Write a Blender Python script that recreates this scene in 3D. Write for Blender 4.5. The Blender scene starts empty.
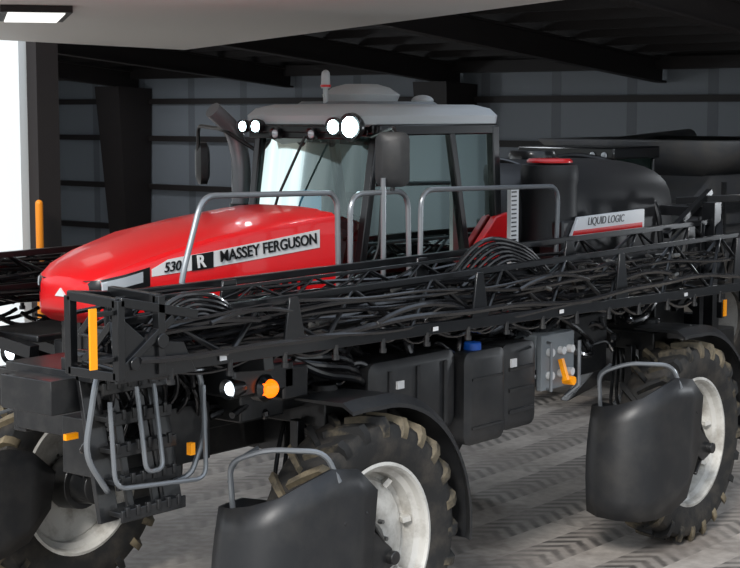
import bpy, math, random
from mathutils import Vector, Matrix
random.seed(4)
V=Vector
COL=bpy.context.scene.collection
# ---------------------------------------------------------------- materials
def lin(c):
    return tuple(((x/255)/12.92 if x/255<=.04045 else ((x/255+.055)/1.055)**2.4) for x in c)+(1,)
def mat(name,rgb,rough=.5,metal=0,coat=0,dirt=None,dirt_amt=.4,scale=6,bump=0,emit=0):
    m=bpy.data.materials.new(name);m.use_nodes=True
    nt=m.node_tree;n=nt.nodes;L=nt.links;b=n['Principled BSDF']
    b.inputs['Base Color'].default_value=lin(rgb);b.inputs['Roughness'].default_value=rough
    b.inputs['Metallic'].default_value=metal;b.inputs['Coat Weight'].default_value=coat
    if emit:
        b.inputs['Emission Color'].default_value=lin(rgb);b.inputs['Emission Strength'].default_value=emit
    if dirt or bump:
        tc=n.new('ShaderNodeTexCoord');no=n.new('ShaderNodeTexNoise');no.inputs['Scale'].default_value=scale
        no.inputs['Detail'].default_value=8;no.inputs['Roughness'].default_value=.65
        L.new(tc.outputs['Object'],no.inputs['Vector'])
        if dirt:
            r=n.new('ShaderNodeValToRGB');r.color_ramp.elements[0].position=.45;r.color_ramp.elements[1].position=.75
            r.color_ramp.elements[0].color=(0,0,0,1);r.color_ramp.elements[1].color=(dirt_amt,)*3+(1,)
            mx=n.new('ShaderNodeMix');mx.data_type='RGBA'
            mx.inputs['A'].default_value=lin(rgb);mx.inputs['B'].default_value=lin(dirt)
            L.new(no.outputs['Fac'],r.inputs['Fac']);L.new(r.outputs['Color'],mx.inputs['Factor']);L.new(mx.outputs['Result'],b.inputs['Base Color'])
        if bump:
            bp=n.new('ShaderNodeBump');bp.inputs['Strength'].default_value=bump;bp.inputs['Distance'].default_value=.02
            L.new(no.outputs['Fac'],bp.inputs['Height']);L.new(bp.outputs['Normal'],b.inputs['Normal'])
    return m
M={}
M['red']=mat('red_paint',(214,9,18),.34,0,.3)
M['black']=mat('black_paint',(19,20,22),.38,.0,.2,dirt=(70,68,64),dirt_amt=.4)
M['blackm']=mat('black_satin_steel',(15,16,18),.28,.1,.3)
M['plastic']=mat('dark_plastic',(31,32,34),.42,dirt=(74,71,67),dirt_amt=.35,scale=3,bump=.1)
M['tank']=mat('tank_plastic',(22,22,24),.5,scale=2,bump=.05)
M['rubber']=mat('tyre_rubber',(26,26,26),.7,dirt=(90,82,72),dirt_amt=.45,scale=5,bump=.3)
M['lug']=mat('lug_rubber',(25,25,25),.7,dirt=(190,172,138),dirt_amt=.7,scale=1.5,bump=.3)
M['rim']=mat('rim_paint',(200,198,192),.45,dirt=(112,104,92),dirt_amt=.9,scale=4)
M['grey']=mat('grey_tube_paint',(130,134,138),.3,.5)
M['steel']=mat('worn_steel',(120,120,118),.4,.7,dirt=(60,55,50),dirt_amt=.6)
M['white']=mat('white_decal',(214,214,214),.4)
M['roof']=mat('roof_plastic',(182,186,188),.4)
M['roofd']=mat('roof_grey',(120,126,130),.4)
M['hose']=mat('hose_rubber',(20,20,22),.26,0,.4)
M['yellow']=mat('amber_reflector',(255,160,8),.3,emit=.15)
M['blue']=mat('blue_cap',(20,90,190),.4)
M['chrome']=mat('exhaust_chrome',(130,132,136),.25,.4)
M['led']=mat('led_lamp',(215,250,255),.3,emit=30)
M['lampw']=mat('work_lamp',(235,245,255),.3,emit=5)
M['amber']=mat('amber_lamp',(255,105,8),.3,emit=2.2)
M['lens']=mat('headlight_lens',(190,196,202),.12,.3,1)
M['int']=mat('interior_fabric',(74,77,84),.8)
M['screen']=mat('display_screen',(90,150,190),.2,emit=.4)
def glassmat(name,tint,mixr,gc=(1,1,1,1)):
    m=bpy.data.materials.new(name);m.use_nodes=True;nt=m.node_tree;n=nt.nodes;n.clear();L=nt.links
    o=n.new('ShaderNodeOutputMaterial');t=n.new('ShaderNodeBsdfTransparent');t.inputs[0].default_value=tint
    g=n.new('ShaderNodeBsdfGlossy');g.inputs['Roughness'].default_value=.03;g.inputs[0].default_value=gc
    f=n.new('ShaderNodeFresnel');f.inputs[0].default_value=1.5
    a=n.new('ShaderNodeMath');a.operation='ADD';a.inputs[1].default_value=mixr;a.use_clamp=True
    mx=n.new('ShaderNodeMixShader');L.new(f.outputs[0],a.inputs[0]);L.new(a.outputs[0],mx.inputs[0])
    L.new(t.outputs[0],mx.inputs[1]);L.new(g.outputs[0],mx.inputs[2]);L.new(mx.outputs[0],o.inputs[0]);return m
M['glass']=glassmat('window_glass',(.45,.56,.52,1),.0,(.45,.55,.52,1))
M['glassf']=glassmat('windscreen_glass',(.6,.7,.66,1),.10,(.68,.8,.76,1))
# ---------------------------------------------------------------- mesh builder
class MB:
    def __init__(s): s.v=[];s.f=[]
    def add(s,vs,fs):
        k=len(s.v);s.v+= [V(p) for p in vs];s.f+=[[i+k for i in f] for f in fs];return s
    def hexa(s,p):
        return s.add(p,[(3,2,1,0),(4,5,6,7),(0,1,5,4),(1,2,6,5),(2,3,7,6),(3,0,4,7)])
    def box(s,x0,x1,y0,y1,z0,z1):
        x0,x1=sorted((x0,x1));y0,y1=sorted((y0,y1));z0,z1=sorted((z0,z1))
        return s.hexa([(x0,y0,z0),(x1,y0,z0),(x1,y1,z0),(x0,y1,z0),(x0,y0,z1),(x1,y0,z1),(x1,y1,z1),(x0,y1,z1)])
    def beam(s,a,b,w,h=None):
        h=h or w;a=V(a);b=V(b);d=(b-a).normalized();up=V((0,0,1)) if abs(d.z)<.95 else V((1,0,0))
        sd=d.cross(up).normalized();u=sd.cross(d)
        p=[]
        for c in (a,b): p+=[c-sd*w/2-u*h/2,c+sd*w/2-u*h/2,c+sd*w/2+u*h/2,c-sd*w/2+u*h/2]
        return s.hexa(p)
    def tube(s,pts,r,n=8,fillet=0):
        pts=[V(p) for p in pts]
        if fillet:
            q=[pts[0]]
            for i in range(1,len(pts)-1):
                a,b,c=pts[i-1],pts[i],pts[i+1];f=min(fillet,(a-b).length*.45,(c-b).length*.45)
                p0=b+(a-b).normalized()*f;p2=b+(c-b).normalized()*f
                for k in range(6):
                    t=k/5;q.append(p0*(1-t)**2+b*2*t*(1-t)+p2*t*t)
            q.append(pts[-1]);pts=q
        rs=r if isinstance(r,(list,tuple)) else [r]*len(pts)
        if len(rs)!=len(pts): rs=[rs[0]+(rs[-1]-rs[0])*i/(len(pts)-1) for i in range(len(pts))]
        t=(pts[1]-pts[0]).normalized();u=t.orthogonal().normalized();vs=[]
        for i,p in enumerate(pts):
            if i==0: tt=t
            elif i==len(pts)-1: tt=(pts[i]-pts[i-1]).normalized()
            else: tt=((pts[i+1]-pts[i]).normalized()+(pts[i]-pts[i-1]).normalized()).normalized()
            u=(u-tt*u.dot(tt)).normalized();w=tt.cross(u)
            for k in range(n):
                an=2*math.pi*k/n;vs.append(p+(u*math.cos(an)+w*math.sin(an))*rs[i])
        fs=[]
        for i in range(len(pts)-1):
            for k in range(n):
                k2=(k+1)%n;fs.append((i*n+k,i*n+k2,(i+1)*n+k2,(i+1)*n+k))
        fs.append(tuple(reversed(range(n))));fs.append(tuple(range((len(pts)-1)*n,len(pts)*n)))
        return s.add(vs,fs)
    def cyl(s,a,b,r,r2=None,n=20): return s.tube([a,b],[r,r if r2 is None else r2],n)
    def lathe(s,prof,c,n=48,axis='Y',closed=False):
        vs=[];fs=[];m=len(prof)
        for k in range(n):
            a=2*math.pi*k/n
            for (r,h) in prof:
                if axis=='Y': vs.append((c[0]+r*math.cos(a),c[1]+h,c[2]+r*math.sin(a)))
                elif axis=='Z': vs.append((c[0]+r*math.cos(a),c[1]+r*math.sin(a),c[2]+h))
                else: vs.append((c[0]+h,c[1]+r*math.cos(a),c[2]+r*math.sin(a)))
        for k in range(n):
            k2=(k+1)%n
            for i in range(m if closed else m-1):
                j=(i+1)%m;fs.append((k*m+i,k*m+j,k2*m+j,k2*m+i))
        return s.add(vs,fs)
    def prism(s,poly,y0,y1,axis='Y'):
        n=len(poly);vs=[]
        for y in (y0,y1):
            for (a,b) in poly: vs.append((a,y,b) if axis=='Y' else ((a,b,y) if axis=='Z' else (y,a,b)))
        fs=[tuple(range(n)),tuple(reversed(range(n,2*n)))]+[(i,(i+1)%n,n+(i+1)%n,n+i) for i in range(n)]
        return s.add(vs,fs)
    def loft(s,secs,cap=True,close=True):
        n=len(secs[0]);vs=[p for q in secs for p in q];fs=[]
        for i in range(len(secs)-1):
            for k in range(n if close else n-1):
                k2=(k+1)%n;fs.append((i*n+k,i*n+k2,(i+1)*n+k2,(i+1)*n+k))
        if cap: fs+=[tuple(reversed(range(n))),tuple(range((len(secs)-1)*n,len(secs)*n))]
        return s.add(vs,fs)
    def sphere(s,c,r,sq=(1,1,1),n=16,m=10,e=1.0):
        vs=[];fs=[]
        sg=lambda x,p: math.copysign(abs(x)**p,x)
        for i in range(m+1):
            ph=-math.pi/2+math.pi*i/m
            for k in range(n):
                a=2*math.pi*k/n
                vs.append((c[0]+r*sq[0]*sg(math.cos(ph),e)*sg(math.cos(a),e),c[1]+r*sq[1]*sg(math.cos(ph),e)*sg(math.sin(a),e),c[2]+r*sq[2]*sg(math.sin(ph),e)))
        for i in range(m):
            for k in range(n):
                k2=(k+1)%n;fs.append((i*n+k,i*n+k2,(i+1)*n+k2,(i+1)*n+k))
        return s.add(vs,fs)
    def make(s,name,m,parent=None,bevel=0,ang=35,solid=0):
        me=bpy.data.meshes.new(name);me.from_pydata([tuple(p) for p in s.v],[],s.f)
        import bmesh
        bm=bmesh.new();bm.from_mesh(me);bmesh.ops.recalc_face_normals(bm,faces=bm.faces);bm.to_mesh(me);bm.free()
        me.materials.append(M[m] if isinstance(m,str) else m)
        me.polygons.foreach_set('use_smooth',[True]*len(me.polygons));me.set_sharp_from_angle(angle=math.radians(ang))
        ob=bpy.data.objects.new(name,me);COL.objects.link(ob)
        if parent: ob.parent=parent
        if solid:
            md=ob.modifiers.new('s','SOLIDIFY');md.thickness=solid;md.offset=0
        if bevel:
            md=ob.modifiers.new('b','BEVEL');md.width=bevel;md.segments=2;md.limit_method='ANGLE';md.angle_limit=math.radians(40)
        return ob
def empty(name,loc=(0,0,0),rz=0):
    e=bpy.data.objects.new(name,None);e.empty_display_size=.3;COL.objects.link(e);e.location=loc;e.rotation_euler[2]=rz;return e
def text(body,name,m,parent,loc,size,rot,shear=0,ex=.002,bold=.0):
    cu=bpy.data.curves.new(name,'FONT');cu.body=body;cu.size=size;cu.extrude=ex;cu.shear=shear;cu.offset=bold
    o=bpy.data.objects.new(name+'_c',cu);COL.objects.link(o)
    bpy.context.view_layer.update()
    me=bpy.data.meshes.new_from_object(o.evaluated_get(bpy.context.evaluated_depsgraph_get()))
    bpy.data.objects.remove(o)
    me.materials.clear();me.materials.append(M[m])
    ob=bpy.data.objects.new(name,me);COL.objects.link(ob);ob.parent=parent;ob.location=loc;ob.rotation_euler=rot;return ob
S=empty('crop_sprayer')
# ---------------------------------------------------------------- wheels
def wheel(nm,cx,sy):
    cy=1.62*sy;cz=.965;o=sy
    t=MB()
    prof=[(.60,.17),(.64,.185),(.70,.205),(.78,.215),(.85,.21),(.895,.19),(.915,.15),(.92,.05),(.92,-.05),(.915,-.15),(.895,-.19),(.85,-.21),(.78,-.215),(.70,-.205),(.64,-.185),(.60,-.17)]
    t.lathe(prof,(cx,cy,cz),64,closed=True);t.make(nm+'_tyre','rubber',S)
    l=MB();N=24
    def P(r,a,y): return (cx+r*math.cos(a),cy+y,cz+r*math.sin(a))
    for i in range(N):
        for sd in (1,-1):
            a0=2*math.pi*(i+(.5 if sd<0 else 0))/N
            da=-.17; w=.034
            ys=[(-.015*sd,0,.965,.9),(.09*sd,.5,.97,.9),(.195*sd,1,.96,.86),(.222*sd,1.12,.90,.82),(.224*sd,1.15,.83,.80)]
            secs=[]
            for (y,tt,ro,ri) in ys:
                a=a0+da*tt; ww=w*(1+.35*tt)
                secs.append([P(ri,a-ww,y*.93 if abs(y)>.15 else y),P(ri,a+ww,y*.93 if abs(y)>.15 else y),P(ro,a+ww*.7,y),P(ro,a-ww*.7,y)])
            l.loft(secs)
    l.make(nm+'_tread_lugs','lug',S,ang=30)
    r=MB()
    prof=[(.625,.185),(.60,.19),(.585,.17),(.575,.12),(.54,.09),(.53,.0),(.50,-.02),(.47,.02),(.34,.05),(.22,.04),(.20,.035),(.0,.035)]
    prof=[(a,h*o) for a,h in prof];r.lathe(prof,(cx,cy,cz),56)
    prof=[(.625,-.185),(.60,-.19),(.585,-.17),(.575,-.12),(.53,-.09),(.52,-.03),(.50,-.04),(.34,.03),(.0,.03)]
    prof=[(a,h*o) for a,h in prof];r.lathe(prof,(cx,cy,cz),56)
    for i in range(8):
        a=2*math.pi*i/8+.2
        r.beam(P(.47,a,.02*o),P(.53,a,.05*o),.1,.04)
    r.make(nm+'_rim','rim',S,ang=25)
    h=MB()
    h.cyl((cx,cy+.03*o,cz),(cx,cy+.10*o,cz),.19,.17,24).cyl((cx,cy+.1*o,cz),(cx,cy+.16*o,cz),.11,.10,20)
    for i in range(10):
        a=2*math.pi*i/10;p=P(.23,a,.03*o);h.cyl(p,(p[0],p[1]+.05*o,p[2]),.018,None,6)
    h.make(nm+'_hub','steel',S)
    g=MB()
    g.cyl((cx,cy-.02*o,cz),(cx,cy-.22*o,cz),.24,.22,28).cyl((cx,cy-.22*o,cz),(cx,cy-.4*o,cz),.17,.15,24)
    g.box(cx-.13,cx+.13,cy-.36*o,cy-.24*o,cz-.1,cz+.95)
    g.cyl((cx,cy-.33*o,cz+.5),(cx,cy-.33*o,cz+1.15),.1,None,18)
    g.beam((cx-.2,cy-.42*o,cz+.3),(cx-.2,cy-.42*o,cz+.9),.08,.08)
    for k in range(6):
        g.tube([(cx+.1*k-.1,cy-.36*o,cz+.1),(cx+.1*k-.35,cy-.55*o,cz+.25+.05*k),(cx-.2+.1*k,cy-.6*o,cz+.7),(cx,cy-.7*o,cz+.9)],.018,8,.15)
    g.make(nm+'_drive_leg','black',S,.008)
    f=MB()
    secs=[];ya=-.27;yb=.24
    for k in range(22):
        a=math.radians(110-118*k/21)
        rr2=1.09+max(0,(a-math.radians(95)))*.25
        secs.append([P(rr2,a,ya*o),P(rr2+.02,a,ya*o),P(rr2+.035,a,(yb-.05)*o),P(rr2-.03,a,(yb+.02)*o),P(rr2-.06,a,(yb+.02)*o),P(rr2,a,(yb-.06)*o)])
    f.loft(secs)
    f.beam(P(1.09,math.radians(80),-.2*o),(cx+.1,cy-.35*o,cz+.85),.05).beam(P(1.09,math.radians(30),-.2*o),(cx+.1,cy-.35*o,cz+.6),.05)
    f.make(nm+'_mudguard','plastic',S)
    c=MB();X0=cx-4.72
    plan=[(4.3,.31),(4.05,.33),(3.82,.33),(3.62,.3),(3.48,.22),(3.42,.08),(3.44,-.1),(3.54,-.26),(3.7,-.34),(3.95,-.37),(4.2,-.39),(4.40,-.4)]
    topz=[1.15,1.36,1.42,1.42,1.44,1.46,1.5,1.56,1.64,1.70,1.66,1.48]
    botz=[.85,.62,.55,.5,.48,.46,.45,.44,.44,.46,.56,.95]
    secs=[]
    for (px,py),tz,bz in zip(plan,topz,botz):
        col=[]
        for k in range(7):
            u=k/6;z=bz+(tz-bz)*u;bul=.05*math.sin(math.pi*u)
            col.append((px+X0-bul*(1 if px<3.8 else .2)+.06*(u-.5),cy-py*o+bul*.3*(-py)*o,z))
        secs.append(col)
    c.loft(secs,cap=False,close=False)
    c.make(nm+'_crop_shield','plastic',S,solid=.025,ang=50)
    b=MB()
    b.prism([(4.3+X0,1.28),(4.62+X0,1.02),(4.66+X0,.9),(4.5+X0,.85),(4.25+X0,1.02)],cy+.39*o,cy+.35*o)
    b.beam((4.35+X0,cy+.37*o,.75),(4.68+X0,cy+.3*o,.95),.06,.03)
    b.beam((4.3+X0,cy+.39*o,1.35),(4.6+X0,cy+.36*o,1.0),.05,.02)
    b.cyl((4.6+X0,cy+.28*o,.96),(4.6+X0,cy+.44*o,.96),.05,None,14)
    for z in (1.3,1.1,.85): b.cyl((4.1+X0,cy+.37*o,z),(4.1+X0,cy+.40*o,z),.02,None,8)
    b.make(nm+'_shield_bracket','black',S,.006)
    b=MB();b.tube([(3.62+X0,cy-.2*o,1.3),(3.58+X0,cy-.2*o,1.74),(3.68+X0,cy+.05*o,1.84),(3.95+X0,cy+.34*o,1.82),(4.05+X0,cy+.38*o,1.6)],.02,8,.1)
    b.tube([(3.58+X0,cy-.2*o,1.6),(3.7+X0,cy-.28*o,1.7),(4.0+X0,cy-.33*o,1.75)],.016,8,.1)
    b.make(nm+'_shield_bar','grey',S)
for nm,cx,sy in (('front_left_wheel',-.1,-1),('rear_left_wheel',4.72,-1),('front_right_wheel',-.1,1),('rear_right_wheel',4.72,1)):
    wheel(nm,cx,sy)
# ---------------------------------------------------------------- chassis
c=MB()
for y in (-.48,.48): c.box(-1.5,5.7,y-.07,y+.07,1.75,2.05)
for x in (-1.4,-.1,1.2,2.6,4.72,5.6): c.box(x-.12,x+.12,-.5,.5,1.78,2.02)
for x in (-.1,4.72):
    c.box(x-.14,x+.14,-1.42,1.42,1.82,2.0);c.box(x-.1,x+.1,-1.3,1.3,2.0,2.08)
c.make('chassis_frame','black',S,.01)
c=MB()
c.box(-1.15,.75,-.5,.5,2.0,2.4).box(-1.2,-.9,-.34,.34,2.3,2.62).box(-1.0,.6,-.4,.4,1.5,1.8)
c.box(-1.45,-1.2,-.8,.8,1.9,2.2).box(-1.0,-.55,-1.3,-.5,1.95,2.3).box(.2,3.0,-.62,.62,1.45,2.3)
c.box(-1.5,3.05,-1.3,-.62,2.36,2.42).box(-1.2,3.05,.62,1.3,2.36,2.42)
c.box(3.0,5.6,-.95,.95,2.05,2.4).box(-.5,.15,-1.2,-.6,1.95,2.3).box(3.3,4.0,-1.25,-.9,1.7,2.25).box(5.0,5.6,-1.2,-.9,1.8,2.3)
for i in range(8): c.box(-1.22,-1.19,-.32+.085*i,-.27+.085*i,2.3,2.6)
c.make('engine_bay','black',S,.02)
def tankbox(c,x0,x1,y0,y1,z0,z1,r=.08):
    secs=[]
    for (y,q) in ((y0,.05),(y0+.03,.0),(y1-.03,0),(y1,.05)):
        poly=[]
        for (cx_,cz_,a0) in ((x1-q-r,z1-q-r,0),(x0+q+r,z1-q-r,90),(x0+q+r,z0+q+r,180),(x1-q-r,z0+q+r,270)):
            for k in range(4):
                a=math.radians(a0+30*k);poly.append((cx_+r*math.cos(a),y,cz_+r*math.sin(a)))
        secs.append(poly)
    c.loft(secs)
c=MB()
tankbox(c,.25,1.34,-1.45,-.7,1.6,2.22);tankbox(c,1.38,1.95,-1.52,-.7,1.42,2.18);tankbox(c,1.93,2.44,-1.5,-.7,1.46,2.18)
for z in (1.6,1.78,1.96): c.box(2.0,2.36,-1.515,-1.49,z,z+.03)
for x in (.45,.8,1.15): c.box(x,x+.04,-1.465,-1.44,1.65,2.15)
c.box(1.45,1.88,-1.53,-1.5,1.55,1.57).box(1.45,1.88,-1.53,-1.5,1.95,1.97)
c.make('fuel_and_tool_boxes','plastic',S)
c=MB();c.cyl((1.62,-1.4,2.16),(1.62,-1.4,2.24),.075,.07,18);c.make('fuel_cap','blue',S,.01)
c=MB();c.box(2.5,3.02,-1.5,-1.44,1.72,2.2).box(2.5,3.02,-1.44,-1.2,1.9,2.2);c.make('control_panel','roofd',S,.01)
c=MB()
for x in (2.6,2.78,2.92):
    for z in (1.85,2.05): c.cyl((x,-1.5,z),(x,-1.55,z),.035,None,12)
c.box(2.02,2.1,-1.515,-1.49,1.98,2.06).box(.55,.63,-1.47,-1.44,2.0,2.06)
c.make('service_labels','white',S)
c=MB();c.beam((2.74,-1.54,1.98),(2.74,-1.6,1.8),.04).cyl((2.86,-1.5,1.78),(2.86,-1.6,1.78),.04,None,10).make('valve_handles','yellow',S)
c=MB();c.tube([(2.5,-1.56,1.75),(2.46,-1.62,1.75),(2.46,-1.62,2.15),(2.5,-1.56,2.15)],.015).tube([(3.05,-1.4,1.6),(3.1,-1.5,1.7),(3.1,-1.5,2.1)],.02).make('panel_grab_bar','grey',S)
h=MB()
for i in range(70):
    x=random.uniform(-1.4,4.3);y=random.uniform(-1.35,-1.0);z=random.uniform(1.95,2.45)
    p=[V((x,y,z))]
    for k in range(4):
        p.append(p[-1]+V((random.uniform(-.1,.4),random.uniform(-.12,.12),random.uniform(-.2,.2))))
        p[-1].y=max(-1.4,min(-.6,p[-1].y));p[-1].z=max(1.9,min(2.5,p[-1].z))
    h.tube(p,random.choice((.018,.025,.03)),8,.15)
for k in range(4):
    h.tube([(-.7+.05*k,-1.2-.06*k,2.35),(-.3,-1.3-.05*k,2.40-.06*k),(.1,-1.3-.05*k,2.36-.07*k),(.4+.05*k,-1.2,2.1-.05*k)],.033,10,.25)
h.make('hydraulic_hoses','hose',S)
# ---------------------------------------------------------------- hood
SEC=[(-1.48,.16,2.86,2.76),(-1.46,.25,2.90,2.70),(-1.40,.34,2.94,2.64),(-1.25,.42,3.0,2.57),(-1.0,.48,3.075,2.5),(-.5,.56,3.18,2.46),(.1,.60,3.25,2.43),(.82,.63,3.31,2.42)]
def hsec(x):
    for a,b in zip(SEC,SEC[1:]):
        if x<=b[0]+1e-6:
            t=(x-a[0])/(b[0]-a[0]);t=max(t,0);return [a[i]+(b[i]-a[i])*t for i in range(4)]
    return SEC[-1]
def half(x):
    _,hw,zt,zb=hsec(x);k=min(.06,(zt-zb)*.5)
    return [(a*hw,z) for a,z in [(.96,zb),(1,zb+.04),(1,zt-k),(.975,zt-k*.5),(.92,zt-k*.15),(.74,zt),(.67,zt+.014),(.3,zt+.03)]]
xs=[-1.48,-1.46,-1.43,-1.40,-1.33,-1.25,-1.12,-1.0,-.75,-.5,-.2,.1,.45,.82];secs=[]
for x in xs:
    hh=half(x)
    secs.append([(x,-a,z) for a,z in hh]+[(x,a,z) for a,z in reversed(hh)])
c=MB().loft(secs);c.make('hood','red',S,ang=28)
def hy(x,z):
    hh=half(x)
    for (a,z0),(b_,z1) in zip(hh,hh[1:]):
        if z<=z1 and z1>z0: return a+(b_-a)*max(0,(z-z0)/(z1-z0))
    return hh[-1][0]
def patch(x0,x1,zf0,zf1,off,name,m,n=10,ysign=-1,rows=5):
    secs=[]
    for i in range(n+1):
        x=x0+(x1-x0)*i/n;col=[]
        for j in range(rows+1):
            z=zf0(x)+(zf1(x)-zf0(x))*j/rows
            col.append((x,ysign*(hy(x,z)+off),z+(off*.6 if j==rows else 0)))
        col+=[(p[0],p[1]-ysign*(off+.01),p[2]-.002) for p in reversed(col)]
        secs.append(col)
    return MB().loft(secs).make(name,m,S)
zb_=lambda x: 2.925+(x+1.05)*.066
zt_=lambda x: min(2.94+(x+1.12)*.45,3.045+(x+.85)*.088)
for sgn in (-1,1):
    patch(-1.04,.62,zb_,zt_,.006,'hood_stripe','white',24,sgn)
patch(-.70,-.51,lambda x:zb_(x)-.004,lambda x:zt_(x)-.004,.010,'badge_block','blackm',3)
for sg in (-1,1):
    patch(-1.45,-1.06,lambda x:2.80+(x+1.45)*.15,lambda x:2.905+(x+1.45)*.22,.008,'headlight_surround','blackm',12,sg)
    patch(-1.40,-1.12,lambda x:2.84+(x+1.40)*.18,lambda x:2.895+(x+1.40)*.22,.016,'headlight','lens',10,sg)
tilt=math.radians(-4.3)
text('MASSEY FERGUSON','hood_lettering','blackm',S,(-.455,-.583,2.995),.118,(math.pi/2,tilt,math.atan(-.050)),0,.003,.0015)
text('530','model_number','blackm',S,(-.95,-.503,2.95),.10,(math.pi/2,tilt,-.15),.25,.003,.001)
text('R','series_letter','white',S,(-.665,-.553,2.965),.13,(math.pi/2,tilt,-.15),0,.004,.003)
c=MB();c.prism([(-.06,2.79),(.06,2.79),(0,2.85)],-1.492,-1.48,'X').make('nose_badge','white',S)
c=MB();c.box(-1.1,.85,-.44,.44,2.25,2.5);c.make('hood_skirt','black',S,.02)
c=MB()
for i in range(7):
    c.box(-.2+.1*i,-.15+.1*i,-.625,-.595,2.6,2.85)
c.make('hood_side_louvres','blackm',S)
# ---------------------------------------------------------------- cab
CY=.88
def cp(x,y,z): return (x+.1 if x<1.6 else x+.06,y*CY,z)
F=MB()
for s in (-1,1):
    F.beam(cp(1.0,.7*s,2.7),cp(1.22,.73*s,3.98),.075)
    F.beam(cp(2.5,.77*s,2.6),cp(2.22,.75*s,3.98),.08)
    F.beam(cp(2.95,.76*s,2.6),cp(2.87,.75*s,3.98),.10)
    F.beam(cp(1.2,.74*s,3.95),cp(2.9,.75*s,3.95),.09)
    F.beam(cp(1.0,.72*s,2.7),cp(2.98,.77*s,2.62),.09)
F.beam(cp(1.2,-.74,3.96),cp(1.2,.74,3.96),.09);F.beam(cp(2.9,-.74,3.96),cp(2.9,.74,3.96),.09)
F.beam(cp(1.0,-.7,2.7),cp(1.0,.7,2.7),.09)
F.box(2.96,3.03,-.66,.66,2.5,3.2).box(1.08,3.04,-.64,.64,2.42,2.62).box(1.25,2.95,-.6,.6,3.9,3.96)
F.make('cab_frame','blackm',S,.012)
g=[]
for i in range(9):
    t=i/8;row=[]
    for j in range(13):
        u=j/12*2-1;b=.14*(1-u*u)
        row.append((1.1+.22*t-b,(.60+.03*t)*u,2.74+1.2*t))
    g.append(row)
MB().loft(g,cap=False,close=False).make('windscreen','glassf',S)
for s in (-1,1):
    MB().add([cp(1.02,.735*s,2.72),cp(2.48,.775*s,2.66),cp(2.22,.76*s,3.93),cp(1.24,.745*s,3.93)],[(0,1,2,3)]).make('door_glass','glass',S)
    MB().add([cp(2.5,.775*s,2.66),cp(2.94,.775*s,2.66),cp(2.86,.76*s,3.93),cp(2.24,.76*s,3.93)],[(0,1,2,3)]).make('rear_quarter_glass','glass',S)
MB().add([(3.0,-.64,3.1),(3.0,.64,3.1),(2.96,.64,3.93),(2.96,-.64,3.93)],[(0,1,2,3)]).make('rear_glass','glass',S)
MB().tube([(.99,-.15,3.9),(.93,.1,3.4),(.90,.15,3.2)],.012).make('wiper','blackm',S)
MB().tube([(1.2,-.69,2.85),(1.25,-.72,3.0),(1.3,-.72,3.5),(1.3,-.68,3.6)],.014,8,.05).make('door_handle','blackm',S)
def rr(x0,x1,hy,z,r=.18,taper=0):
    p=[]
    for (cx_,cy_,a0) in ((x1-r,hy-r,0),(x0+r,hy-r-taper,90),(x0+r,-hy+r+taper,180),(x1-r,-hy+r,270)):
        for k in range(6):
            a=math.radians(a0+18*k);p.append((cx_+r*math.cos(a),cy_+r*math.sin(a),z))
    return p
MB().loft([rr(1.12,3.0,.66,3.98,.13,.05),rr(1.08,3.04,.70,4.0,.14,.05),rr(1.07,3.05,.71,4.07,.15,.05),rr(1.12,3.01,.66,4.13,.15,.05),rr(1.25,2.9,.56,4.165,.15,.05)]).make('cab_roof','roof',S,ang=40)
MB().loft([rr(1.4,2.6,.40,4.15,.12),rr(1.45,2.55,.36,4.19,.12)]).make('roof_hatch','roofd',S)
c=MB();c.box(1.04,1.14,-.6,.6,3.93,3.99).box(1.06,1.2,-.55,.55,3.88,3.95).make('lamp_bar','blackm',S,.01)
def lamp(y,x,z,r,m,i):
    MB().lathe([(r*.9,.0),(r*1.25,-.01),(r*1.3,.03),(r*.9,.1),(0,.12)],(x,y,z),20,'X').make('cab_lamp_housing','blackm',S)
    MB().sphere((x+.01,y,z),r,(.35,1,1)).make('cab_lamp_%d'%i,m,S)
for i,(y,r) in enumerate(((-.62,.09),(-.44,.062),(.42,.05),(.57,.045))): lamp(y,1.0,3.98,r,'led',i)
lamp(-.2,1.0,3.92,.04,'lens',4);lamp(.2,1.0,3.92,.04,'lens',5)
c=MB();c.cyl((1.45,.02,4.15),(1.45,.02,4.30),.022,None,12).cyl((1.45,.02,4.30),(1.45,.02,4.42),.04,.035,16).sphere((1.45,.02,4.42),.035)
c.make('beacon','roof',S);MB().cyl((1.45,.02,4.31),(1.45,.02,4.33),.045,None,16).make('beacon_band','red',S)
c=MB();c.loft([rr(1.6,2.2,.22,4.18,.12),rr(1.58,2.22,.24,4.25,.12),rr(1.65,2.15,.18,4.31,.12),rr(1.75,2.05,.1,4.34,.08)]).make('gps_receiver','roof',S)
MB().sphere((2.45,-.25,4.2),.1,(1,1,.5)).make('antenna_dome','roof',S)
c=MB();c.box(2.0,2.5,-.26,.26,2.75,2.95).beam((2.5,0,2.9),(2.65,0,3.55),.48,.14).box(2.1,2.4,-.2,.2,2.6,2.75).box(2.0,2.45,-.40,-.30,3.05,3.12).box(1.8,2.45,.28,.40,2.95,3.15)
c.beam((2.66,0,3.55),(2.71,0,3.75),.28,.1)
c.beam((1.45,0,2.62),(1.6,0,3.1),.14).make('operator_seat','int',S,.03)
c=MB()
c.tube([(1.62+.04*math.sin(a*math.pi/8),.2*math.cos(a*math.pi/8),3.12+.19*math.sin(a*math.pi/8)*.6) for a in range(17)],.018,8)
c.beam((1.75,.35,2.9),(1.7,.4,3.25),.04).make('steering_wheel','blackm',S)
c=MB();c.box(1.66,1.69,.28,.52,3.2,3.42).box(1.9,1.93,-.5,-.32,3.16,3.32).make('display_screen','screen',S)
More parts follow.
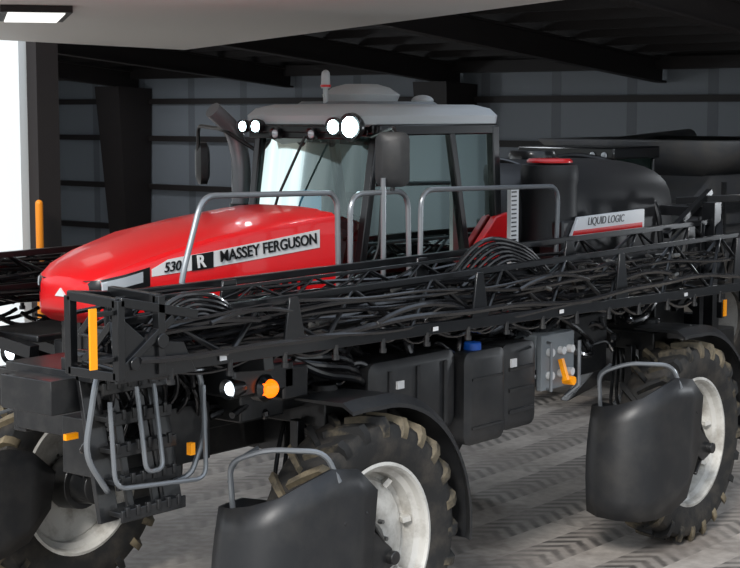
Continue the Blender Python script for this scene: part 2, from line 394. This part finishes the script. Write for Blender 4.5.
for sg in (-1,1):
    MB().prism([(2.28,2.5),(3.08,2.5),(3.12,3.2),(2.88,3.17),(2.62,2.95)],.76*sg,.69*sg).make('side_panel','red',S,.012)
def mirror(pts,c0,w,h,nm):
    MB().tube(pts,.018,8,.08).make(nm+'_arm','blackm',S)
    m=MB();tankbox(m,c0[0]-w/2,c0[0]+w/2,-.06,.06,c0[2]-h/2,c0[2]+h/2,.06)
    o=m.make(nm,'plastic',S)
    for v in o.data.vertices:
        dx=v.co.x-c0[0];dy=v.co.y;an=math.radians(-55)*(1 if c0[1]<0 else -1)
        v.co.x=c0[0]+dx*math.cos(an)-dy*math.sin(an);v.co.y=c0[1]+dx*math.sin(an)+dy*math.cos(an)
mirror([(1.25,-.65,3.9),(.85,-1.2,3.98),(.75,-1.28,3.9),(.72,-1.28,3.5)],(.72,-1.28,3.74),.26,.42,'left_mirror')
mirror([(1.3,.65,3.75),(1.15,.95,3.95),(1.3,1.4,3.98),(1.35,1.45,3.7)],(1.4,1.45,3.64),.2,.38,'right_mirror')
MB().tube([(1.35,.92,2.6),(1.35,.92,3.7),(1.27,.93,3.95),(1.05,.97,4.12)],[.085,.075],20,.3).make('exhaust_stack','chrome',S)
MB().cyl((1.35,.92,2.6),(1.35,.92,3.3),.105,None,20).make('exhaust_shield','blackm',S)
# product tank and rear
c=MB();c.sphere((4.75,.1,2.95),1,(1.75,.98,.68),40,22,.55).make('product_tank','tank',S,ang=60)
c=MB()
for x in (3.9,4.8,5.6):
    c.tube([(x,-.95,2.4)]+[(x,.1+1.0*math.cos(math.radians(t)),2.95+.70*math.sin(math.radians(t))) for t in range(170,5,-20)]+[(x,1.12,2.4)],.03,8,.1)
c.lathe([(.0,.09),(.22,.09),(.24,.05),(.24,0)],(4.75,.1,3.62),24,'Z')
c.make('tank_straps','blackm',S)
c=MB();c.lathe([(0,.0),(.27,0),(.28,.03),(.26,.12),(.255,.55),(.265,.6),(.265,.68),(.25,.74),(.0,.76)],(3.55,-.88,2.88),32,'Z').make('rinse_canister','tank',S)
c=MB();c.lathe([(0,.04),(.19,.035),(.21,.015),(.21,0),(0,0)],(3.55,-.88,3.64),24,'Z').make('canister_cap','red',S)
c=MB();c.box(3.35,4.5,-1.16,-.9,2.6,3.12).box(3.2,5.2,-1.2,-.9,2.4,2.6).make('sign_bracket','black',S,.02)
c=MB();c.prism([(3.42,2.96),(4.75,2.98),(4.75,3.17),(3.55,3.15)],-1.2,-1.165).make('side_sign','white',S,.006)
c=MB();c.prism([(3.43,2.96),(4.7,2.975),(4.7,3.045),(3.47,3.03)],-1.206,-1.17).make('side_sign_stripe','red',S)
text('LIQUID LOGIC','side_sign_lettering','blackm',S,(3.7,-1.203,3.07),.1,(math.pi/2,0,0),.2)
c=MB();c.box(2.72,2.84,-1.02,-.98,2.55,3.45).make('level_gauge','white',S)
c=MB()
for i in range(22): c.box(2.73,2.80,-1.026,-1.0,2.6+.038*i,2.612+.038*i)
c.make('level_gauge_ticks','blackm',S)
# ---------------------------------------------------------------- rails, ladder
r=MB();R_=.021
r.tube([(-1.56,-1.25,2.4),(-1.5,-1.25,3.0),(-1.3,-1.25,3.54),(.03,-1.25,3.51),(.1,-1.25,3.44),(.12,-1.25,2.4)],R_,10,.12)
r.tube([(.25,-1.25,2.4),(.25,-1.25,3.49),(.95,-1.25,3.49),(.98,-1.25,2.4)],R_,10,.15)
r.tube([(.62,-1.27,2.4),(.62,-1.27,3.60)],R_,10)
r.tube([(1.1,-1.25,2.4),(1.12,-1.25,3.49),(3.12,-1.25,3.45),(3.08,-1.25,2.4)],R_,10,.15)
r.tube([(1.1,-1.25,2.95),(3.1,-1.25,2.95)],R_*.8,8)
r.make('handrails','grey',S)
l=MB()
for x in (-2.22,-1.66): l.beam((x,-1.3,1.5),(x,-1.1,2.5),.035,.16)
for i in range(5):
    z=1.54+.2*i;y=-1.3+.2*i*.2
    l.box(-2.22,-1.66,y-.12,y+.1,z,z+.035);l.box(-2.22,-1.66,y-.13,y-.11,z-.03,z+.05)
    for k in range(6): l.box(-2.19+.09*k,-2.16+.09*k,y-.14,y-.11,z,z+.07)
for x in (-2.05,-1.83): l.beam((x,-1.33,1.5),(x,-1.13,2.5),.025,.06)
l.box(-2.3,-1.45,-1.25,-.4,2.4,2.46);l.box(-1.9,-1.4,-1.0,-.4,2.1,2.4);l.beam((-1.5,-1.0,1.75),(-1.5,-1.0,2.5),.09)
l.beam((-2.25,-.9,2.3),(-1.4,-.9,1.95),.08);l.beam((-2.3,-1.0,2.5),(-1.3,-1.0,2.5),.08)
l.box(-2.5,-2.25,-1.1,-.6,2.2,2.42);l.box(-1.5,-1.1,-1.1,-.6,1.7,2.1);l.box(-1.75,-1.5,-.9,-.3,1.6,2.0)
l.make('boarding_ladder','black',S,.006)
r=MB()
r.tube([(-2.25,-1.28,2.5),(-2.38,-1.38,2.42),(-2.46,-1.36,1.98),(-2.28,-1.36,1.72),(-2.22,-1.3,1.7)],.02,8,.12)
r.tube([(-1.62,-1.28,2.45),(-1.47,-1.38,2.4),(-1.42,-1.38,1.98),(-1.54,-1.36,1.7),(-1.64,-1.3,1.66)],.02,8,.12)
r.tube([(-2.0,-1.34,2.35),(-2.0,-1.42,1.8),(-1.85,-1.42,1.8),(-1.85,-1.34,2.35)],.016,8,.06)
r.tube([(-2.3,-1.42,2.3),(-2.3,-1.46,1.75),(-1.5,-1.46,1.68),(-1.48,-1.42,2.3)],.016,8,.1)
r.make('ladder_handrails','grey',S)
c=MB();c.box(-1.62,-1.58,-1.44,-1.4,1.85,1.93).box(-2.3,-2.2,-1.0,-.97,2.0,2.04).make('ladder_reflector','yellow',S)
h=MB()
for k in range(14):
    x=random.uniform(-2.2,-1.4);h.tube([(x,random.uniform(-1.3,-.9),2.45),(x+random.uniform(-.15,.3),-1.2,2.2),(x+random.uniform(-.2,.4),-1.0,random.uniform(1.8,2.1)),(x+random.uniform(.2,.9),-.9,2.2)],.016,8,.15)
h.make('ladder_hoses','hose',S)
c=MB();c.box(-1.35,-.75,-1.58,-1.3,2.2,2.4).box(-.86,-.6,-1.58,-1.2,2.12,2.36).beam((-1.0,-1.45,2.25),(-.9,-.5,2.2),.1).make('lamp_block','blackm',S,.02)
c=MB();c.cyl((-1.05,-1.6,2.2),(-1.05,-1.6,2.28),.065,None,18).sphere((-1.05,-1.62,2.24),.065).make('turn_signal','amber',S)
c=MB();c.lathe([(0,-.06),(.06,-.07),(.095,-.03),(.095,.05),(.0,.08)],(-1.05,-1.56,2.24),20).make('turn_signal_housing','blackm',S)
MB().sphere((-1.36,-1.55,2.27),.045,(.5,1,1)).make('marker_lamp','lampw',S)
MB().lathe([(.045,-.0),(.07,-.02),(.072,.02),(.05,.12),(0,.13)],(-1.37,-1.55,2.27),18,'X').make('marker_lamp_housing','blackm',S)
MB().sphere((-.90,1.33,2.19),.06,(.5,1,1)).make('marker_lamp_right','lampw',S)
MB().lathe([(.06,-.0),(.09,-.02),(.09,.02),(.06,.12),(0,.13)],(-.91,1.33,2.19),18,'X').box(-.85,-.6,1.2,1.45,2.1,2.36).beam((-.8,1.3,2.3),(-.8,.5,2.2),.08).make('marker_housing_right','blackm',S)
# ---------------------------------------------------------------- booms
def boom(sg):
    b=MB()
    def tr(y,x0,x1,zb,zt,hw,pan,rt,rb,zslope=0,d=.02):
        zz=lambda z,x: z+zslope*(x-x0)
        n=max(2,round((x1-x0)/pan));dx=(x1-x0)/n
        B0=[V((x0+i*dx,(y+hw)*sg,zz(zb,x0+i*dx))) for i in range(n+1)]
        B1=[V((x0+i*dx,(y-hw)*sg,zz(zb+.03,x0+i*dx))) for i in range(n+1)]
        T=[V((x0+(i+.5)*dx,y*sg,zt+(.006 if zslope else 0)*(i*dx))) for i in range(n)]
        T0=T[0]-V((dx*.4,0,0));T1=T[-1]+V((dx*.4,0,0))
        b.beam(B0[0],B0[-1],rb,rb*1.5).beam(B1[0],B1[-1],rb*.8,rb).beam(T0,T1,rt,rt)
        for i in range(n):
            for B in (B0,B1): b.tube([B[i],T[i],B[i+1]],d,6)
            b.tube([B0[i],B1[i]],.015,6)
            if i%2: b.tube([B0[i],B1[i+1]],.013,6)
        for B in (B0,B1):
            b.beam(B[0],T0,.04);b.beam(B[-1],T1,.04)
    tr(1.80,-2.70,5.6,2.60,2.86,.15,.93,.045,.055,-.022)
    tr(1.40,-2.4,5.8,2.70,2.96,.13,1.05,.05,.045,-.006,.016)
    tr(1.60,-2.1,2.2,2.84,2.95,.06,.6,.025,.025,-.01,.011)
    for x in (-2.72,-2.4):
        b.beam((x,1.98*sg,2.55),(x,1.98*sg,3.02),.055);b.beam((x,1.56*sg,2.55),(x,1.56*sg,3.02),.055)
        b.beam((x,1.98*sg,3.0),(x,1.56*sg,3.02),.055);b.beam((x,1.98*sg,2.57),(x,1.56*sg,2.57),.055)
    b.beam((-2.72,1.98*sg,3.01),(-2.1,1.98*sg,2.88),.055);b.beam((-2.72,1.56*sg,3.02),(-2.1,1.56*sg,2.96),.055)
    b.beam((-2.72,1.98*sg,2.6),(-2.3,1.98*sg,2.88),.05)
    for z in (2.68,2.95): b.beam((-2.92,1.97*sg,z),(-2.7,1.97*sg,z),.03)
    b.prism([(-2.74,2.53),(-2.1,2.53),(-2.2,2.72),(-2.5,2.76),(-2.68,2.9)],1.96*sg,1.985*sg)
    b.prism([(-2.6,2.6),(-2.3,2.6),(-2.4,3.0),(-2.55,3.0)],1.7*sg,1.73*sg)
    b.cyl((-2.4,2.02*sg,2.75),(-2.4,1.45*sg,2.75),.045,None,14).cyl((-2.62,2.02*sg,2.64),(-2.62,1.5*sg,2.64),.04,None,12)
    b.beam((-2.3,1.3*sg,2.5),(-1.2,1.3*sg,2.45),.08,.1)
    for x in (-1.2,.9,3.0,5.2):
        zo=-.022*(x+2.7)
        b.prism([(x-.1,2.56+zo),(x+.14,2.56+zo),(x+.05,2.9),(x-.03,2.9)],1.955*sg,1.975*sg)
        b.prism([(x-.3,2.7+zo),(x-.05,2.7+zo),(x-.1,3.0),(x-.22,3.0)],1.54*sg,1.56*sg)
    b.cyl((-2.2,1.62*sg,2.79),(-1.2,1.62*sg,2.77),.045,None,14).cyl((3.2,1.62*sg,2.8),(4.6,1.62*sg,2.78),.05,None,14)
    b.cyl((-.9,1.6*sg,2.70),(.6,1.6*sg,2.67),.035,None,12)
    for x in (-1.25,3.35):
        b.beam((x,1.8*sg,2.46),(x,.6*sg,2.3),.09,.1);b.beam((x,1.3*sg,2.3),(x,1.3*sg,2.7),.08)
    b.beam((5.75,1.4*sg,1.9),(5.75,1.4*sg,3.2),.14,.14).beam((5.75,1.4*sg,3.1),(5.75,0,3.1),.1).beam((5.75,1.4*sg,2.0),(5.75,0,2.0),.12)
    b.beam((5.5,1.4*sg,1.9),(5.5,1.4*sg,3.0),.08).beam((5.2,1.8*sg,2.45),(5.9,1.4*sg,3.05),.07).beam((5.75,1.4*sg,2.0),(5.75,0,3.1),.08)
    b.beam((5.9,1.7*sg,2.2),(5.9,1.7*sg,3.3),.08).beam((5.9,1.7*sg,3.25),(5.75,1.0*sg,3.2),.07).beam((5.0,1.3*sg,2.9),(5.9,1.3*sg,3.3),.06)
    b.beam((5.3,1.75*sg,2.1),(5.3,1.75*sg,2.5),.06).beam((4.9,1.45*sg,2.2),(5.7,1.45*sg,2.6),.05)
    b.make('boom_truss','blackm',S,.004)
    h=MB()
    for k in range(26):
        y=(1.34+.026*k);z0=2.60+.05*(k%6)+(.08 if k<6 else 0);pts=[];x=-2.6+random.uniform(0,.5);ph=random.uniform(0,6);xe=random.choice((5.4,5.4,2.5,3.5));fq=random.uniform(1.2,2.2)
        while x<xe:
            pts.append(V((x,(y+.025*math.sin(x*2.4+ph))*sg,z0-.012*(x+2.7)+.028*math.sin(x*fq+ph)+.012*math.sin(x*4.1+ph*2))));x+=.2
        h.tube(pts,random.choice((.012,.016,.022)),6)
    for k in range(60):
        x=random.choice((random.uniform(-2.6,5),random.gauss(-2.0,.4),random.gauss(-.6,.6),random.gauss(1.5,.5)));y=random.uniform(1.35,2.02)*sg;z=random.uniform(2.54,2.82);w=random.uniform(.4,1.1);d=random.uniform(.03,.12)
        up=random.choice((-1,1,1)) if z>2.65 else 1
        dy=random.uniform(-.1,.1)
        h.tube([V((x+w*t/8,y+dy*t/8,z+up*4*d*(t/8)*(1-t/8))) for t in range(9)],random.choice((.012,.016,.02)),6)
    for k in range(30):
        x=random.uniform(-2.5,4.6);w=random.uniform(.4,.9);d=random.uniform(.04,.12);y=random.uniform(1.2,1.75)*sg
        h.tube([V((x+w*t/8,y,2.52-.02*(x+2.7)-4*d*(t/8)*(1-t/8))) for t in range(9)],random.choice((.012,.018)),6)
    for k in range(6):
        h.tube([(-2.4+.06*k,1.8*sg,2.75),(-2.2+.05*k,1.9*sg,3.0-.03*k),(-1.8,1.88*sg,2.97-.04*k),(-1.4+.05*k,1.75*sg,2.7)],.015,8,.2)
        h.tube([(.9+.09*k,1.6*sg,2.75),(1.3+.08*k,1.7*sg,3.14-.035*k),(1.9+.04*k,1.7*sg,3.04-.05*k),(2.4-.05*k,1.65*sg,2.75)],.018,8,.25)
    h.make('boom_hoses','hose',S)
    nz=MB();x=-2.3
    while x<5.5:
        zo=-.022*(x+2.7);yy=1.97*sg
        nz.cyl((x,yy,2.50+zo),(x,yy,2.58+zo),.018,None,8).cyl((x,yy,2.48+zo),(x,yy,2.51+zo),.026,None,10)
        nz.cyl((x+.2,1.6*sg,2.72),(x+.2,1.6*sg,2.8),.022,None,8);x+=.51
    nz.make('spray_nozzles','black',S)
    y=MB();y.box(-2.95,-2.90,1.985*sg,2.0*sg,2.64,2.99).box(5.27,5.33,1.79*sg,1.80*sg,2.12,2.28).make('boom_reflector','yellow',S)
    f=MB()
    for k in range(40):
        x=random.uniform(-2.5,5);y_=random.uniform(1.4,2.0)*sg;z=random.uniform(2.57,2.85)
        f.cyl((x,y_,z),(x+random.uniform(.05,.12),y_,z+random.uniform(-.03,.03)),.018,None,8)
    f.make('hose_fittings','steel',S)
    w=MB()
    for x in (-1.9,.3,2.0,4.1): w.box(x,x+.06,1.988*sg,1.992*sg,2.585-.022*(x+2.7),2.615-.022*(x+2.7))
    w.make('boom_labels','white',S)
boom(-1);boom(1)
# ---------------------------------------------------------------- building
def wallmat(name,rgb,axis,scale=3.3):
    m=mat(name,rgb,.55,.1);nt=m.node_tree;n=nt.nodes;L=nt.links;b=n['Principled BSDF']
    tc=n.new('ShaderNodeTexCoord');sp=n.new('ShaderNodeSeparateXYZ');L.new(tc.outputs['Object'],sp.inputs[0])
    mm=n.new('ShaderNodeMath');mm.operation='MULTIPLY';mm.inputs[1].default_value=scale*2*math.pi;L.new(sp.outputs[axis],mm.inputs[0])
    si=n.new('ShaderNodeMath');si.operation='SINE';L.new(mm.outputs[0],si.inputs[0])
    pw=n.new('ShaderNodeMath');pw.operation='GREATER_THAN';pw.inputs[1].default_value=.92;L.new(si.outputs[0],pw.inputs[0])
    bp=n.new('ShaderNodeBump');bp.inputs['Strength'].default_value=.8;bp.inputs['Distance'].default_value=.03;L.new(pw.outputs[0],bp.inputs['Height']);L.new(bp.outputs[0],b.inputs['Normal'])
    mx=n.new('ShaderNodeMix');mx.data_type='RGBA';mx.inputs['A'].default_value=lin(rgb);mx.inputs['B'].default_value=lin(tuple(int(c*.85) for c in rgb))
    L.new(pw.outputs[0],mx.inputs['Factor']);L.new(mx.outputs['Result'],b.inputs['Base Color']);return m
M['wall']=wallmat('metal_wall_panel',(122,127,133),'Y',.55)
M['wallx']=wallmat('metal_wall_panel_side',(122,127,133),'X',.55)
M['ceil']=mat('roof_insulation',(150,152,156),.8,dirt=(100,100,100),scale=1)
M['frame']=mat('dark_iron',(28,22,21),.6)
M['wallw']=mat('white_cladding',(220,225,226),.5)
M['soffit']=mat('door_leaf_panel',(208,205,200),.6)
M['bollard']=mat('orange_paint',(235,140,20),.5)
m=bpy.data.materials.new('concrete_floor');m.use_nodes=True;nt=m.node_tree;n=nt.nodes;L=nt.links;b=n['Principled BSDF'];M['floor']=m
def N(t,**k):
    x=n.new(t)
    for a,v in k.items(): setattr(x,a,v)
    return x
def MT(op,a,b_=None,c_=None):
    x=N('ShaderNodeMath',operation=op)
    for i,v in enumerate((a,b_,c_)):
        if v is None: continue
        if isinstance(v,(int,float)): x.inputs[i].default_value=v
        else: L.new(v,x.inputs[i])
    return x.outputs[0]
tc=N('ShaderNodeTexCoord');sp=N('ShaderNodeSeparateXYZ');L.new(tc.outputs['Object'],sp.inputs[0])
nz=N('ShaderNodeTexNoise');nz.inputs['Scale'].default_value=.7;nz.inputs['Detail'].default_value=10;nz.inputs['Roughness'].default_value=.7;L.new(tc.outputs['Object'],nz.inputs['Vector'])
nf=N('ShaderNodeTexNoise');nf.inputs['Scale'].default_value=9;nf.inputs['Detail'].default_value=5;L.new(tc.outputs['Object'],nf.inputs['Vector'])
def tracks(along,across,per,off,freq):
    yy=MT('ADD',across,MT('MULTIPLY',MT('SINE',MT('MULTIPLY',along,.35)),.25))
    p=MT('ABSOLUTE',MT('SUBTRACT',MT('MULTIPLY',MT('FRACT',MT('DIVIDE',MT('ADD',yy,off),per)),per),per/2))
    band=MT('LESS_THAN',p,.24)
    ch=MT('SINE',MT('ADD',MT('ADD',MT('MULTIPLY',along,freq),MT('MULTIPLY',p,freq*.9)),MT('MULTIPLY',nf.outputs['Fac'],1.6)))
    mr=N('ShaderNodeMapRange');mr.inputs['From Min'].default_value=-.6;mr.inputs['From Max'].default_value=.8;L.new(ch,mr.inputs['Value'])
    return MT('MULTIPLY',band,MT('ADD',MT('MULTIPLY',mr.outputs[0],.65),.3))
t1=tracks(sp.outputs['X'],sp.outputs['Y'],.83,.3,30)
t2=tracks(sp.outputs['Y'],sp.outputs['X'],1.9,.1,30)
tr=MT('MAXIMUM',t1,MT('MULTIPLY',t2,.5))
mask=MT('MULTIPLY',tr,MT('MAXIMUM',MT('MINIMUM',MT('MULTIPLY',MT('SUBTRACT',nz.outputs['Fac'],.34),3.6),.95),.03))
region=N('ShaderNodeMapRange');region.inputs['From Min'].default_value=-1.5;region.inputs['From Max'].default_value=3.0;L.new(MT('SUBTRACT',sp.outputs['X'],MT('MULTIPLY',sp.outputs['Y'],.3)),region.inputs['Value'])
mask=MT('MULTIPLY',mask,MT('ADD',MT('MULTIPLY',region.outputs[0],.9),.1))
r1=N('ShaderNodeValToRGB');L.new(MT('ADD',MT('MULTIPLY',nz.outputs['Fac'],.75),MT('MULTIPLY',nf.outputs['Fac'],.25)),r1.inputs['Fac'])
r1.color_ramp.elements[0].position=.35;r1.color_ramp.elements[0].color=lin((122,113,106));r1.color_ramp.elements[1].position=.65;r1.color_ramp.elements[1].color=lin((194,186,177))
mx=N('ShaderNodeMix',data_type='RGBA');L.new(mask,mx.inputs['Factor']);L.new(r1.outputs[0],mx.inputs['A']);mx.inputs['B'].default_value=lin((56,52,49));
L.new(mx.outputs['Result'],b.inputs['Base Color']);b.inputs['Roughness'].default_value=.5
MB().box(-25,24,-25,30,-.2,0).make('floor','floor')
MB().box(20,20.2,-8,27,0,5.4).make('wall_back','wall')
MB().box(6.2,20,26.8,27,0,5.4).make('wall_left','wallx')
MB().box(6.2,20.2,-8.2,-8,0,5.4).make('unseen_wall_right','wallx')  # out-of-view wall, added to keep daylight out of the shed
MB().box(6.2,6.4,9.65,27,0,5.5).make('wall_front','wallw')
# sloped roof, falling towards the back wall
rz=lambda x: 5.35+(20-x)*.085
c=MB();c.hexa([(6.0,-8.2,rz(6)),(20.2,-8.2,rz(20.2)),(20.2,27,rz(20.2)),(6.0,27,rz(6)),(6.0,-8.2,rz(6)+.1),(20.2,-8.2,rz(20.2)+.1),(20.2,27,rz(20.2)+.1),(6.0,27,rz(6)+.1)]).make('ceiling','ceil')
c=MB();x=6.6
while x<19.9:
    c.beam((x,-8,rz(x)-.11),(x,26.8,rz(x)-.11),.08,.2);x+=1.1
c.make('roof_purlins','frame')
c=MB()
for y0 in (22.3,17,12,7,2,-6):
    a=.2
    for dz,w_,h_ in ((-.24,.22,.04),(-.45,.04,.42),(-.66,.22,.04)):
        c.beam((6.4,y0,rz(6.4)+dz),(19.9,y0,rz(19.9)+dz),w_,h_)
c.make('roof_rafters','frame')
c=MB()
for y0 in (22.3,12,2,-6):
    c.hexa([(19.2,y0-.3,0),(19.95,y0-.3,0),(19.95,y0+.3,0),(19.2,y0+.3,0),(18.8,y0-.45,4.75),(19.95,y0-.45,4.7),(19.95,y0+.45,4.7),(18.8,y0+.45,4.75)])
c.make('steel_columns','frame')
c=MB()
for z in (1.0,2.1,3.35,4.3): c.box(19.85,20,-8,26.8,z,z+.14)
c.box(19.6,20,-8,26.8,4.95,5.2)
c.make('wall_girts','frame')
c=MB();c.box(6.0,6.4,9.38,9.6,0,5.4).make('door_jamb','frame')
c=MB();c.box(5.9,6.45,9.65,10.0,0,5.4).make('trim_1','wallw')
c=MB();c.cyl((5.85,9.2,0),(5.85,9.2,2.8),.055,None,16).sphere((5.85,9.2,2.8),.055).make('bollard','bollard')
poly=[(7.7,8.1),(-1.2,6.85),(-3.4,.6),(1.1,-3.9)]
MB().prism([(x,y) for x,y in poly],5.0,5.14,'Z').make('door_1','soffit')
c=MB()
cc=V((.4,2.55,0));ax=V((.60,.80,0)).normalized();ay=V((ax.y,-ax.x,0))
def LP(a,b,z): q=cc+ax*a+ay*b;return (q.x,q.y,z)
c.hexa([LP(-.75,-.3,4.94),LP(.75,-.3,4.94),LP(.75,.3,4.94),LP(-.75,.3,4.94),LP(-.75,-.3,4.998),LP(.75,-.3,4.998),LP(.75,.3,4.998),LP(-.75,.3,4.998)])
LE=empty('ceiling_light');c.make('light_housing','frame',LE)
M['tubel']=mat('light_diffuser',(250,250,245),.4,emit=1.1)
MB().hexa([LP(-.7,-.24,4.93),LP(.7,-.24,4.93),LP(.7,.24,4.93),LP(-.7,.24,4.93),LP(-.7,-.24,4.94),LP(.7,-.24,4.94),LP(.7,.24,4.94),LP(-.7,.24,4.94)]).make('light_diffuser','tubel',LE)
# ---------------------------------------------------------------- combine
M['cbody']=mat('combine_paint',(70,71,74),.45,dirt=(110,104,92),scale=2)
H=empty('combine_harvester',(13.4,4.1,0))
c=MB();c.prism([(-.3,1.0),(4.6,1.1),(5.2,1.6),(5.1,2.7),(4.2,3.1),(.6,3.1),(-.3,2.6)],-1.3,1.3).make('combine_body','cbody',H,.06)
c=MB();c.prism([(-.25,2.5),(3.8,2.5),(3.8,2.75),(-.25,2.7)],-1.34,-1.3).make('combine_side_stripe','plastic',H)
c=MB();c.loft([[(.6,-1.1,3.1),(3.6,-1.1,3.1),(3.6,1.1,3.1),(.6,1.1,3.1)],[(.2,-1.7,3.65),(4.1,-1.7,3.65),(4.1,1.7,3.65),(.2,1.7,3.65)]],cap=False).make('grain_tank_extension','cbody',H,solid=.04)
c=MB()
for s in (-1,1):
    c.beam((-1.4,.75*s,1.9),(-1.5,.75*s,3.4),.08).beam((-.35,.75*s,1.9),(-.35,.75*s,3.4),.08)
c.box(-1.7,-.3,-.85,.85,3.4,3.58).box(-1.45,-.3,-.8,.8,1.7,2.0).make('combine_cab','blackm',H,.03)
MB().box(-1.42,-.38,-.74,.74,2.0,3.4).make('combine_cab_glass','glass',H)
M['lampdim']=mat('unlit_lamp',(170,175,180),.2)
c=MB()
for y in (-.7,-.5,.5,.7): c.sphere((-1.72,y,3.46),.05,(.4,1,1))
c.make('combine_lamps','lampdim',H)
c=MB()
for s in (-1,1):
    c.lathe([(.45,.3),(.8,.33),(.95,.25),(.95,-.25),(.8,-.33),(.45,-.3)],(-.1,1.65*s,.95),32,closed=True)
    c.lathe([(.25,.2),(.5,.22),(.62,.15),(.62,-.15),(.5,-.22),(.25,-.2)],(4.1,1.3*s,.62),28,closed=True)
c.make('combine_tyres','rubber',H)
c=MB()
for s in (-1,1): c.lathe([(0,.1*s),(.2,.12*s),(.46,.25*s),(.46,-.25*s),(0,-.2*s)],(-.1,1.65*s,.95),28)
c.make('combine_rims','steel',H)
c=MB();c.prism([(-.3,1.1),(-2.4,.5),(-2.4,1.1),(-.3,1.9)],-.6,.6).box(-3.0,-2.4,-3.2,3.2,.35,1.2)
for i in range(9): c.prism([(-3.0,.35),(-4.0,.2),(-3.0,.7)],-3.1+.77*i,-2.95+.77*i)
c.make('combine_header','black',H,.02)
c=MB();c.tube([(.9,1.2,2.6),(.9,1.75,3.2),(1.6,1.9,3.4),(5.8,1.9,3.6)],.18,14,.3).make('unloading_auger','cbody',H)
c=MB();c.tube([(-1.4,-1.6,1.6),(-1.4,-1.6,2.8),(-.4,-1.6,2.8),(-.4,-1.6,1.6)],.03,8,.1).box(-1.5,-.3,-1.6,-.85,1.6,1.7).beam((-1.6,-1.4,.4),(-1.2,-1.4,1.6),.08,.5)
for z in (2.0,2.3,2.6): c.box(.3,3.9,-1.36,-1.30,z-.02,z+.02)
for x in (.9,2.1,3.3): c.box(x-.03,x+.03,-1.37,-1.30,1.2,3.0)
c.make('combine_platform','plastic',H)
# ---------------------------------------------------------------- light
sc=bpy.context.scene
w=bpy.data.worlds.new('sky');sc.world=w;w.use_nodes=True;nt=w.node_tree;n=nt.nodes;L=nt.links
bg=n['Background'];tc=n.new('ShaderNodeTexCoord');sp=n.new('ShaderNodeSeparateXYZ');L.new(tc.outputs['Generated'],sp.inputs[0])
r=n.new('ShaderNodeValToRGB');L.new(sp.outputs['Z'],r.inputs['Fac']);e=r.color_ramp.elements
e[0].position=0;e[0].color=(.10,.12,.11,1);e[1].position=.6;e[1].color=(.64,.72,.84,1)
x=e.new(.07);x.color=(.85,.88,.9,1)
no=n.new('ShaderNodeTexNoise');no.inputs['Scale'].default_value=3.5;no.inputs['Detail'].default_value=6;L.new(tc.outputs['Generated'],no.inputs['Vector'])
cr=n.new('ShaderNodeValToRGB');cr.color_ramp.elements[0].position=.35;cr.color_ramp.elements[0].color=(.3,.34,.38,1);cr.color_ramp.elements[1].position=.62;L.new(no.outputs['Fac'],cr.inputs['Fac'])
mx=n.new('ShaderNodeMix');mx.data_type='RGBA';mx.blend_type='MULTIPLY';mx.inputs['Factor'].default_value=.7
L.new(r.outputs[0],mx.inputs['A']);L.new(cr.outputs[0],mx.inputs['B']);L.new(mx.outputs['Result'],bg.inputs[0]);bg.inputs[1].default_value=1.85
def area(name,loc,tgt,size,power,col):
    l=bpy.data.lights.new(name,'AREA');l.size=size;l.energy=power;l.color=col;o=bpy.data.objects.new(name,l);COL.objects.link(o);o.location=loc
    o.rotation_euler=(V(tgt)-V(loc)).to_track_quat('-Z','Y').to_euler();return o
s=bpy.data.lights.new('sun','SUN');s.energy=3.0;s.angle=math.radians(12);s.color=(1,.97,.93);o=bpy.data.objects.new('sun',s);COL.objects.link(o)
o.rotation_euler=(V((.70,.30,-.50))).to_track_quat('-Z','Y').to_euler()
for i,(x,y) in enumerate(((12,0),(12,12),(17,20),(11,6))):
    area('shed_fill_%d'%i,(x,y,5.0),(x,y,0),1.2,70,(.9,.95,1))  # added fill lights without fixtures, brighten the shed interior
for i,(x,y,z) in enumerate(((8.5,17,3.2),(12,-5,3.2))):
    l=bpy.data.lights.new('shed_side_fill_%d'%i,'POINT');l.energy=300;l.shadow_soft_size=.3;l.color=(.9,.95,1);o=bpy.data.objects.new(l.name,l);COL.objects.link(o);o.location=(x,y,z)  # added point fills outside the frame, lighten back wall and roof
# ---------------------------------------------------------------- camera
th=math.radians(6.117)
R=V((.63,-.775,0)).normalized();D0=V((.775,.63,0)).normalized()
D=D0*math.cos(th)+V((0,0,-math.sin(th)));U=R.cross(D)
cam=bpy.data.cameras.new('camera');co=bpy.data.objects.new('camera',cam);COL.objects.link(co)
cam.sensor_width=36;cam.lens=36*1605/740;cam.clip_end=200
mt=Matrix((R,U,-D)).transposed().to_4x4();mt.translation=V((-8.94,-8.91,4.1));co.matrix_world=mt
sc.camera=co
sc.view_settings.view_transform='Standard'
sc.view_settings.look='None'
